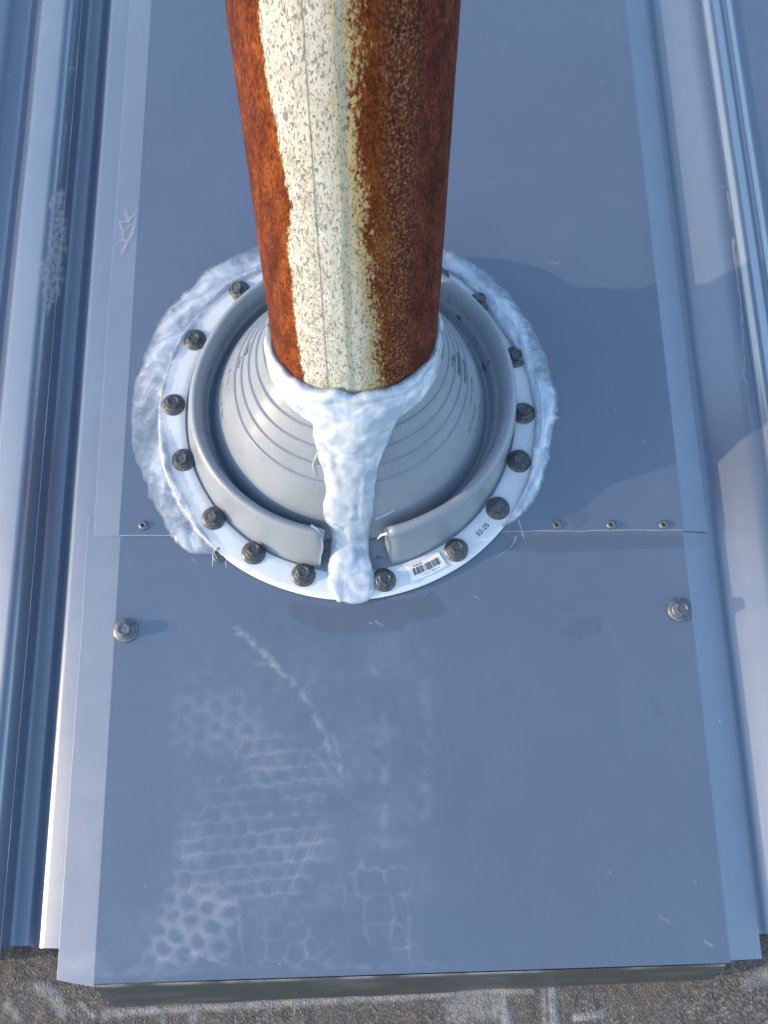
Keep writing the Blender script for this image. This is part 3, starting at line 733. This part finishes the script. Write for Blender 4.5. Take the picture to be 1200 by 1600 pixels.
Vt, Ft = text_mesh('52-25', 0.0056); link('printed_number', mesh(on_ring(Vt[:, :2] + (0, -0.002), th2, 0.1475, 0.00475), Ft), 'ink', ring, smooth=False)

# ------------------------------------------------------------------ sealant round the ring
OUT = [(345, 880), (330, 872), (300, 864), (272, 846), (250, 800), (230, 757), (213, 715), (207, 680), (209, 620), (213, 590), (226, 560), (240, 520), (264, 480), (300, 450), (330, 415), (365, 398), (402, 382), (470, 362), (560, 355), (640, 364), (692, 386), (725, 402), (760, 424), (790, 452), (817, 488), (840, 528), (857, 570), (870, 610), (868, 650), (861, 700), (851, 740), (832, 782), (802, 818), (786, 830)]
INN = [(356, 868), (335, 850), (312, 822), (290, 775), (270, 735), (262, 700), (256, 660), (256, 620), (268, 570), (291, 530), (322, 488), (348, 458), (388, 434), (408, 425), (470, 402), (560, 394), (640, 400), (695, 424), (722, 438), (745, 462), (765, 492), (792, 528), (812, 562), (826, 600), (834, 650), (832, 700), (824, 750), (805, 790), (785, 822)]
def polar(pts, h):
    q = np.array([P(a, b, h) for a, b in pts]); t_ = np.degrees(np.arctan2(q[:, 1], q[:, 0])); t_ = np.where(t_ < -90, t_ + 360, t_)
    i = np.argsort(t_); return t_[i], np.hypot(q[:, 0], q[:, 1])[i]
to, ro = polar(OUT, 0.002); ti, ri = polar(INN, 0.005)
nt_, nr_ = 1500, 64
tt = np.linspace(max(to.min(), ti.min()), min(to.max(), ti.max()) - 0.5, nt_); tr_ = np.radians(tt)
cs = np.stack([np.cos(tr_), np.sin(tr_), 0 * tr_], -1)
spk = np.clip(fbm(cs * 26, 3, 61), 0, 1) ** 2
Ro = np.interp(tt, to, ro) + 0.0022 * fbm(cs * 7, 3, 62)
jag = 0.0014 * fbm(cs * 40, 3, 63) + 0.006 * spk
Ri = np.interp(tt, ti, ri) + 0.0014 * fbm(cs * 9, 3, 64)
endt = ss(0, 7, tt - tt[0]) * ss(0, 9, tt[-1] - tt)
Ro = Ri + (Ro - Ri) * (0.35 + 0.65 * endt)
Ri = np.clip(Ri, 0.1355, 0.157); Ro = np.maximum(Ro, Ri + 0.002)
kk = np.linspace(0, 1, nr_)[None]
Rg = Ri[:, None] + (Ro - Ri)[:, None] * kk + (jag * endt)[:, None] * kk ** 7
X = Rg * cs[:, :1]; Y = Rg * cs[:, 1:2]
base = 0.0046 * ss(0.1600, 0.1580, Rg) + 0.0002
sh = np.clip(np.sin(np.pi * np.clip(kk, 0, 1) ** 0.75), 0, 1) ** 0.7
# finger-tooled swirls: warped ridges running aslant across the bead
wx = fbm(p2(X * 30, Y * 30), 3, 66); wy = fbm(p2(X * 30, Y * 30), 3, 67)
ar = tr_[:, None] * 0.150
lines = vn(p2((Rg * 1.0 - ar * 0.40) * 150 + 1.6 * wx, ar * 16 + 1.4 * wy), 68)
lines2 = 1 - 2 * np.abs(vn(p2((Rg * 0.9 - ar * 0.55) * 210 + 2 * wx, ar * 18 + 1.5 * wy), 69))
th_ = 0.0040 * (0.75 + 0.7 * fbm(p2(X * 24, Y * 24), 2, 70)) * sh + (0.0011 * lines + 0.0003 * lines2 ** 3) * sh
ridge = 0.0010 * np.exp(-((kk - 0.10) / 0.09) ** 2) * (0.6 + 0.8 * fbm(cs[:, None] * 30, 3, 71))
rag = ss(1.0, 0.86, kk)
th_ = np.maximum(th_ + ridge, 0.0004) * (0.25 + 0.75 * rag) * (0.3 + 0.7 * endt[:, None])
Z = base + th_
V = np.stack([X, Y, Z], -1)[:, ::-1]
thick = np.clip(th_ / 0.0042, 0, 1)
me = slab(V, th_[:, ::-1] + 0.0001, {'thick': thick[:, ::-1]})
seal = top(link('sealant_bead', me, 'sil'), 'clear silicone smeared in a wide ragged bead round the outside of the white ring', 'sealant')

# ------------------------------------------------------------------ sealant collar and the run down the front
bm = bmesh.new(); bmesh.ops.create_icosphere(bm, subdivisions=2, radius=1.0)
ICV = np.array([v_.co[:] for v_ in bm.verts]); ICF = np.array([[v_.index for v_ in f_.verts] for f_ in bm.faces]); bm.free()
goo = []
def blob(c, r): goo.append((np.asarray(c, float) + ICV * float(r), ICF))
rc = random.Random(9)
for k in range(260):
    a_ = k * 2 * math.pi / 260
    fr = max(0, -math.sin(a_)) ** 1.6
    wv_ = 0.5 + 0.5 * math.sin(a_ * 7 + 1) * math.sin(a_ * 3)
    p_ = cone(np.array(a_), np.array(0.997 - 0.03 * fr))
    lift = 0.0075 * max(0.0, float(vn(np.array([math.cos(a_) * 5, math.sin(a_) * 5, 0.3]), 77))) + 0.0025 * max(0.0, float(vn(np.array([math.cos(a_) * 14, math.sin(a_) * 14, 0.3]), 78)))
    blob(p_ + AXD * (0.0003 + lift), 0.0024 + 0.0034 * fr * (1 - 40 * lift) + 0.0005 * wv_)
    if lift > 0.002: blob(p_ + AXD * 0.5 * lift, 0.0028)
    p_ = cone(np.array(a_), np.array(0.968 - 0.07 * fr))
    blob(p_, 0.0022 + 0.0046 * fr + 0.0006 * wv_)
    if fr > 0.16:
        for q_ in (0.07, 0.12):
            p_ = cone(np.array(a_), np.array(0.955 - q_ * fr ** 0.8 - 0.02 * wv_))
            blob(p_, 0.0014 + 0.0036 * fr)
# run: centre line and half width from the picture's left and right borders
RL = [(600, 456), (630, 474), (655, 491), (690, 492), (720, 498), (750, 506), (780, 509), (805, 508), (830, 517), (850, 517), (875, 514), (905, 514), (925, 520), (938, 530)]
RR = [(600, 650), (630, 640), (655, 618), (690, 604), (720, 594), (750, 590), (780, 584), (805, 578), (830, 573), (850, 572), (875, 578), (905, 590), (925, 584), (938, 566)]
c_ = cone(np.radians(np.arange(360))[:, None], np.linspace(0, 1, 60)[None]); NR = -np.hypot(c_[..., 0], c_[..., 1]); CZ = c_[..., 2]
def under(u, v):                                         # the surface below a pixel of the run: walk the ray down on to cone / split / ring
    best = None
    for h in np.linspace(0.115, 0.0, 90):
        q = P(u, v, h); rr_ = math.hypot(q[0], q[1])
        # height of the boot at q, in front of the pipe
        if rr_ > 0.1366: hz = 0.004 if rr_ < 0.159 else 0.0
        elif rr_ > 0.113: hz = 0.0095
        else:
            k_ = int(round(math.degrees(math.atan2(q[1], q[0])) % 360)) % 360; hz = float(np.interp(-rr_, NR[k_], CZ[k_]))
        if h <= hz: return q
    return q
vr = np.arange(604, 940, 2.2); tk = np.linspace(-0.93, 0.93, 15); QG = np.zeros((len(vr), 15, 3)); WD = np.zeros(len(vr))
for i, v_ in enumerate(vr):
    l_ = np.interp(v_, [a for a, b in RL], [b for a, b in RL]); r_2 = np.interp(v_, [a for a, b in RR], [b for a, b in RR])
    l_ += 2.5 * math.sin(v_ * 0.053) + 1.5 * math.sin(v_ * 0.19); r_2 += 3 * math.sin(v_ * 0.047 + 1) + 2 * math.sin(v_ * 0.23)
    cn = (l_ + r_2) / 2; WD[i] = (r_2 - l_) / 2
    for j, t_ in enumerate(tk): QG[i, j] = under(cn + t_ * WD[i], v_)
ker = np.hanning(17)[1:-1]; ker /= ker.sum()
pad = np.concatenate([np.repeat(QG[:1], 7, 0), QG, np.repeat(QG[-1:], 7, 0)])
QS = sum(k_ * pad[i:i + len(vr)] for i, k_ in enumerate(ker))
for i, v_ in enumerate(vr):
    for j, t_ in enumerate(tk):
        core = 1 - abs(t_) ** 2.2
        rad = 0.0018 + 0.0060 * core * np.interp(v_, [600, 780, 860, 900, 940], [0.95, 0.9, 0.75, 0.6, 0.4])
        blob(QS[i, j] + np.array([0, 0, core * 0.003 * ss(770, 810, v_) * ss(925, 850, v_)]), max(rad, 0.0020))
me0 = mesh(*merge(goo))
tmp = bpy.data.objects.new('goo_tmp', me0); col.objects.link(tmp)
md = tmp.modifiers.new('r', 'REMESH'); md.mode = 'VOXEL'; md.voxel_size = 0.0011
md2 = tmp.modifiers.new('s', 'SMOOTH'); md2.iterations = 22; md2.factor = 0.6
dg = bpy.context.evaluated_depsgraph_get()
me = bpy.data.meshes.new_from_object(tmp.evaluated_get(dg))
bpy.data.objects.remove(tmp); bpy.data.meshes.remove(me0)
nvx = len(me.vertices); co = np.zeros(nvx * 3); no = np.zeros(nvx * 3)
me.vertices.foreach_get('co', co); me.vertex_normals.foreach_get('vector', no); co = co.reshape(-1, 3); no = no.reshape(-1, 3)
wp = co + 0.006 * np.stack([fbm(co * 60, 3, 90), fbm(co * 60, 3, 91), fbm(co * 60, 3, 92)], -1)
run = ss(0.095, 0.085, co[:, 2])
strk_ = vn(wp * np.array([170, 26, 34]), 93) * run + vn(wp * np.array([70, 70, 160]), 94) * (1 - run)
dsp = 0.0012 * strk_ + 0.0009 * fbm(wp * 34, 2, 95) + 0.00008 * (1 - 2 * np.abs(vn(wp * np.array([330, 90, 200]), 96)))
co = co + no * dsp[:, None]
me.vertices.foreach_set('co', co.ravel()); me.update()
me.materials.clear()
rp_ = co - AX0; rp_ = rp_ - (rp_ @ AXD)[:, None] * AXD
dpipe = np.linalg.norm(rp_, axis=1) - PR
thk = np.where(co[:, 2] > 0.085, np.clip(dpipe / 0.0060, 0, 1.1), 1.0)
ta = me.attributes.new('thick', 'FLOAT', 'POINT'); ta.data.foreach_set('value', thk.astype(np.float32))
top(link('sealant_run', me, 'sil2'), 'milky silicone collar round the pipe foot running down the front over the ring', 'sealant')

# ------------------------------------------------------------------ torn sealant strings
def string(pts, rad, name, label):
    pts = [np.array(q, float) for q in pts]
    path = []
    for a, b in zip(pts, pts[1:]):
        for t in np.linspace(0, 1, 8, endpoint=False): path.append(a * (1 - t) + b * t)
    path.append(pts[-1]); path = np.array(path)
    path[:, :2] += 0.00025 * np.stack([fbm(path * 200, 2, 5), fbm(path * 200, 2, 6)], -1)
    v, f = tube(path, np.linspace(rad, rad * 0.35, len(path)), 5)
    return v, f
def strings(defs, label):
    parts = [string([P(a, b, h) for (a, b) in pts], r, '', '') for pts, r, h in defs]
    v, f = merge(parts)
    return top(link('sealant_string', mesh(v, f, {'thick': np.ones(len(v))}), 'sil2'), label, 'sealant')
strings([([(333, 866), (332, 880), (332, 886)], .0004, .001)], 'left of two short torn sealant strings below the half buried screw')
strings([([(352, 868), (353, 880), (354, 888)], .0004, .001)], 'right of two short torn sealant strings below the half buried screw')
strings([([(810, 812), (814, 824), (819, 842)], .0003, .001)], 'torn sealant whisker at the right end of the outer bead')
strings([([(806, 838), (804, 846), (798, 855), (788, 863), (775, 871)], .0002, .0003)], 'curled sealant hair lying on the lower sheet beside the printed number')
def strings3(paths, label):
    v, f = merge([string(pts, rd, '', '') for pts, rd in paths])
    return top(link('sealant_string', mesh(v, f, {'thick': np.ones(len(v))}), 'sil2'), label, 'sealant')
strings3([([P(486, 821, .043), P(495, 826, .041), P(501, 836, .034), P(500, 850, .024)], .0011), ([P(500, 848, .026), P(497, 862, .016), P(496, 880, .007)], .0006)], 'ragged sealant crust on the left cut end of the grey rim')
strings3([([P(606, 834, .043), P(596, 836, .041), P(590, 842, .034)], .0016)], 'ragged sealant crust on the right cut end of the grey rim')
strings3([([under(497, 708) + (0, 0, .002), under(490, 722) + (0, 0, .001), under(489, 732) + (0, 0, .001), under(492, 744) + (0, 0, .001)], .0006)], 'small sealant curl on the cone at the left of the white run')
strings3([([under(586, 812) + (0, 0, .001), under(606, 803) + (0, 0, .0006), under(634, 784) + (0, 0, .0004)], .0012)], 'smeared sealant streak on the cone at the right of the white run')

# ------------------------------------------------------------------ dried residue films on the roof panel ribs and a flap
def on_profile(pr, x):                                  # height of a roof panel at x
    return np.interp(x, pr[:, 0], pr[:, 1])
def film(pr, quad, name, label, fn, nx=90, ny=260, lift=0.0007):
    (xa, xb, ya, yb) = quad
    X, Y = np.meshgrid(np.linspace(xa, xb, nx), np.linspace(ya, yb, ny), indexing='ij')
    V = np.stack([X, Y, on_profile(pr, X) + lift], -1)
    uu, vv = proj(V)
    f = fn(uu, vv, X, Y)
    o = link('residue_film', mesh(V, gridf(nx, ny), {'film': f, 'cell': np.zeros((nx * ny, 3))}), 'film', roof)
    return o
def lace(u, v, X, Y):
    wu = u + 5 * fbm(p2(u / 12, v / 12), 3, 3); wv = v + 5 * fbm(p2(u / 12, v / 12), 3, 4)
    m = softpoly(u, v, [(90, 285), (104, 300), (102, 420), (92, 470), (72, 500), (64, 440), (76, 360), (82, 310)], 12)
    e = edges2(wu / 13, wv / 15, 5)
    f = (0.42 + 0.7 * ss(0.40, 0.1, e)) * ss(0.40, 0.75, m + 0.35 * fbm(p2(u / 10, v / 10), 3, 6))
    d, _ = segd(u, v, [(121, 0), (110, 110), (101, 220), (93, 288)])
    f = np.maximum(f, 0.35 * ss(2.0, 0.6, d + 1.0 * fbm(p2(u / 6, v / 12), 3, 7)))
    d, _ = segd(u, v, [(108, 108), (115, 107)]); f = np.maximum(f, 0.8 * ss(1.8, 0.6, d))
    d, _ = segd(u, v, [(66, 545), (58, 620), (52, 680)]); f = np.maximum(f, 0.5 * ss(2.6, 0.6, d + 1.5 * fbm(p2(u / 6, v / 16), 3, 8)))
    return np.clip(f, 0, 0.85)
prLC = np.concatenate([prL[prL[:, 0] < -0.2597], prC[prC[:, 0] > -0.2593]])
film(prLC, (-0.284, -0.2445, -0.05, 0.46), 'a', '', lace)
def lace_r(u, v, X, Y):
    f = np.zeros(u.shape)
    for pts, wd, s in [([(1145, 372), (1148, 405), (1153, 440), (1158, 480), (1161, 530), (1163, 560), (1162, 585), (1167, 600)], 2.4, .8), ([(1157, 500), (1164, 560)], 1.8, .7), ([(1150, 400), (1156, 425)], 4, .35), ([(1122, 292), (1134, 292)], 1.5, .4), ([(1136, 300), (1142, 340)], 2.2, .5), ([(1154, 540), (1160, 590)], 5, .3), ([(1165, 600), (1172, 650), (1182, 690)], 4, .35)]:
        d, _ = segd(u + 2 * fbm(p2(u / 7, v / 7), 3, 2), v, pts); f = np.maximum(f, 0.5 * s * ss(1.3, 0.0, d / wd))
    return f
prCR = np.concatenate([prC[prC[:, 0] < 0.336], prR[prR[:, 0] > 0.3372]])
film(prCR, (0.325, 0.345, -0.02, 0.30), 'b', '', lace_r, 70, 300)
# yellowish crossed scrape on the upper sheet's left flap
def zslope(x): return -0.0002 + (XL - 0.0014 - x) * (-0.0062 / 0.0225) + 0.0009
fl = [(189, 398), (205, 362), (219, 326), (213, 348), (203, 372), (192, 388)]
X, Y = np.meshgrid(np.linspace(-0.2085, -0.1885, 60), np.linspace(0.15, 0.24, 160), indexing='ij')
V = np.stack([X, Y, zslope(X) + 0.0009], -1); uu, vv = proj(V); f = np.zeros(uu.shape)
for pts in ([(188, 400), (203, 370), (218, 325)], [(191, 392), (206, 366), (219, 332)], [(196, 330), (202, 342), (214, 332)], [(186, 347), (203, 345)], [(196, 332), (200, 344)], [(187, 348), (192, 362), (203, 352)], [(190, 364), (196, 378)], [(186, 374), (199, 376)]):
    d, _ = segd(uu, vv, pts); f = np.maximum(f, 0.30 * ss(3.0, 0.0, d + 1.2 * fbm(p2(uu / 5, vv / 5), 3, 9)))
M['film2'] = M['film'].copy(); M['film2'].node_tree.nodes['Principled BSDF'].inputs['Base Color'].default_value = (0.52, 0.49, 0.41, 1)
link('scrape_mark', mesh(V, gridf(60, 160), {'film': f, 'cell': np.zeros((9600, 3))}), 'film2', upn)

# ------------------------------------------------------------------ turn everything to the roof's pitch
for o in tops:
    o.matrix_world = RM @ Matrix.Translation(o.location)
scene.render.resolution_x = 768; scene.render.resolution_y = 1024
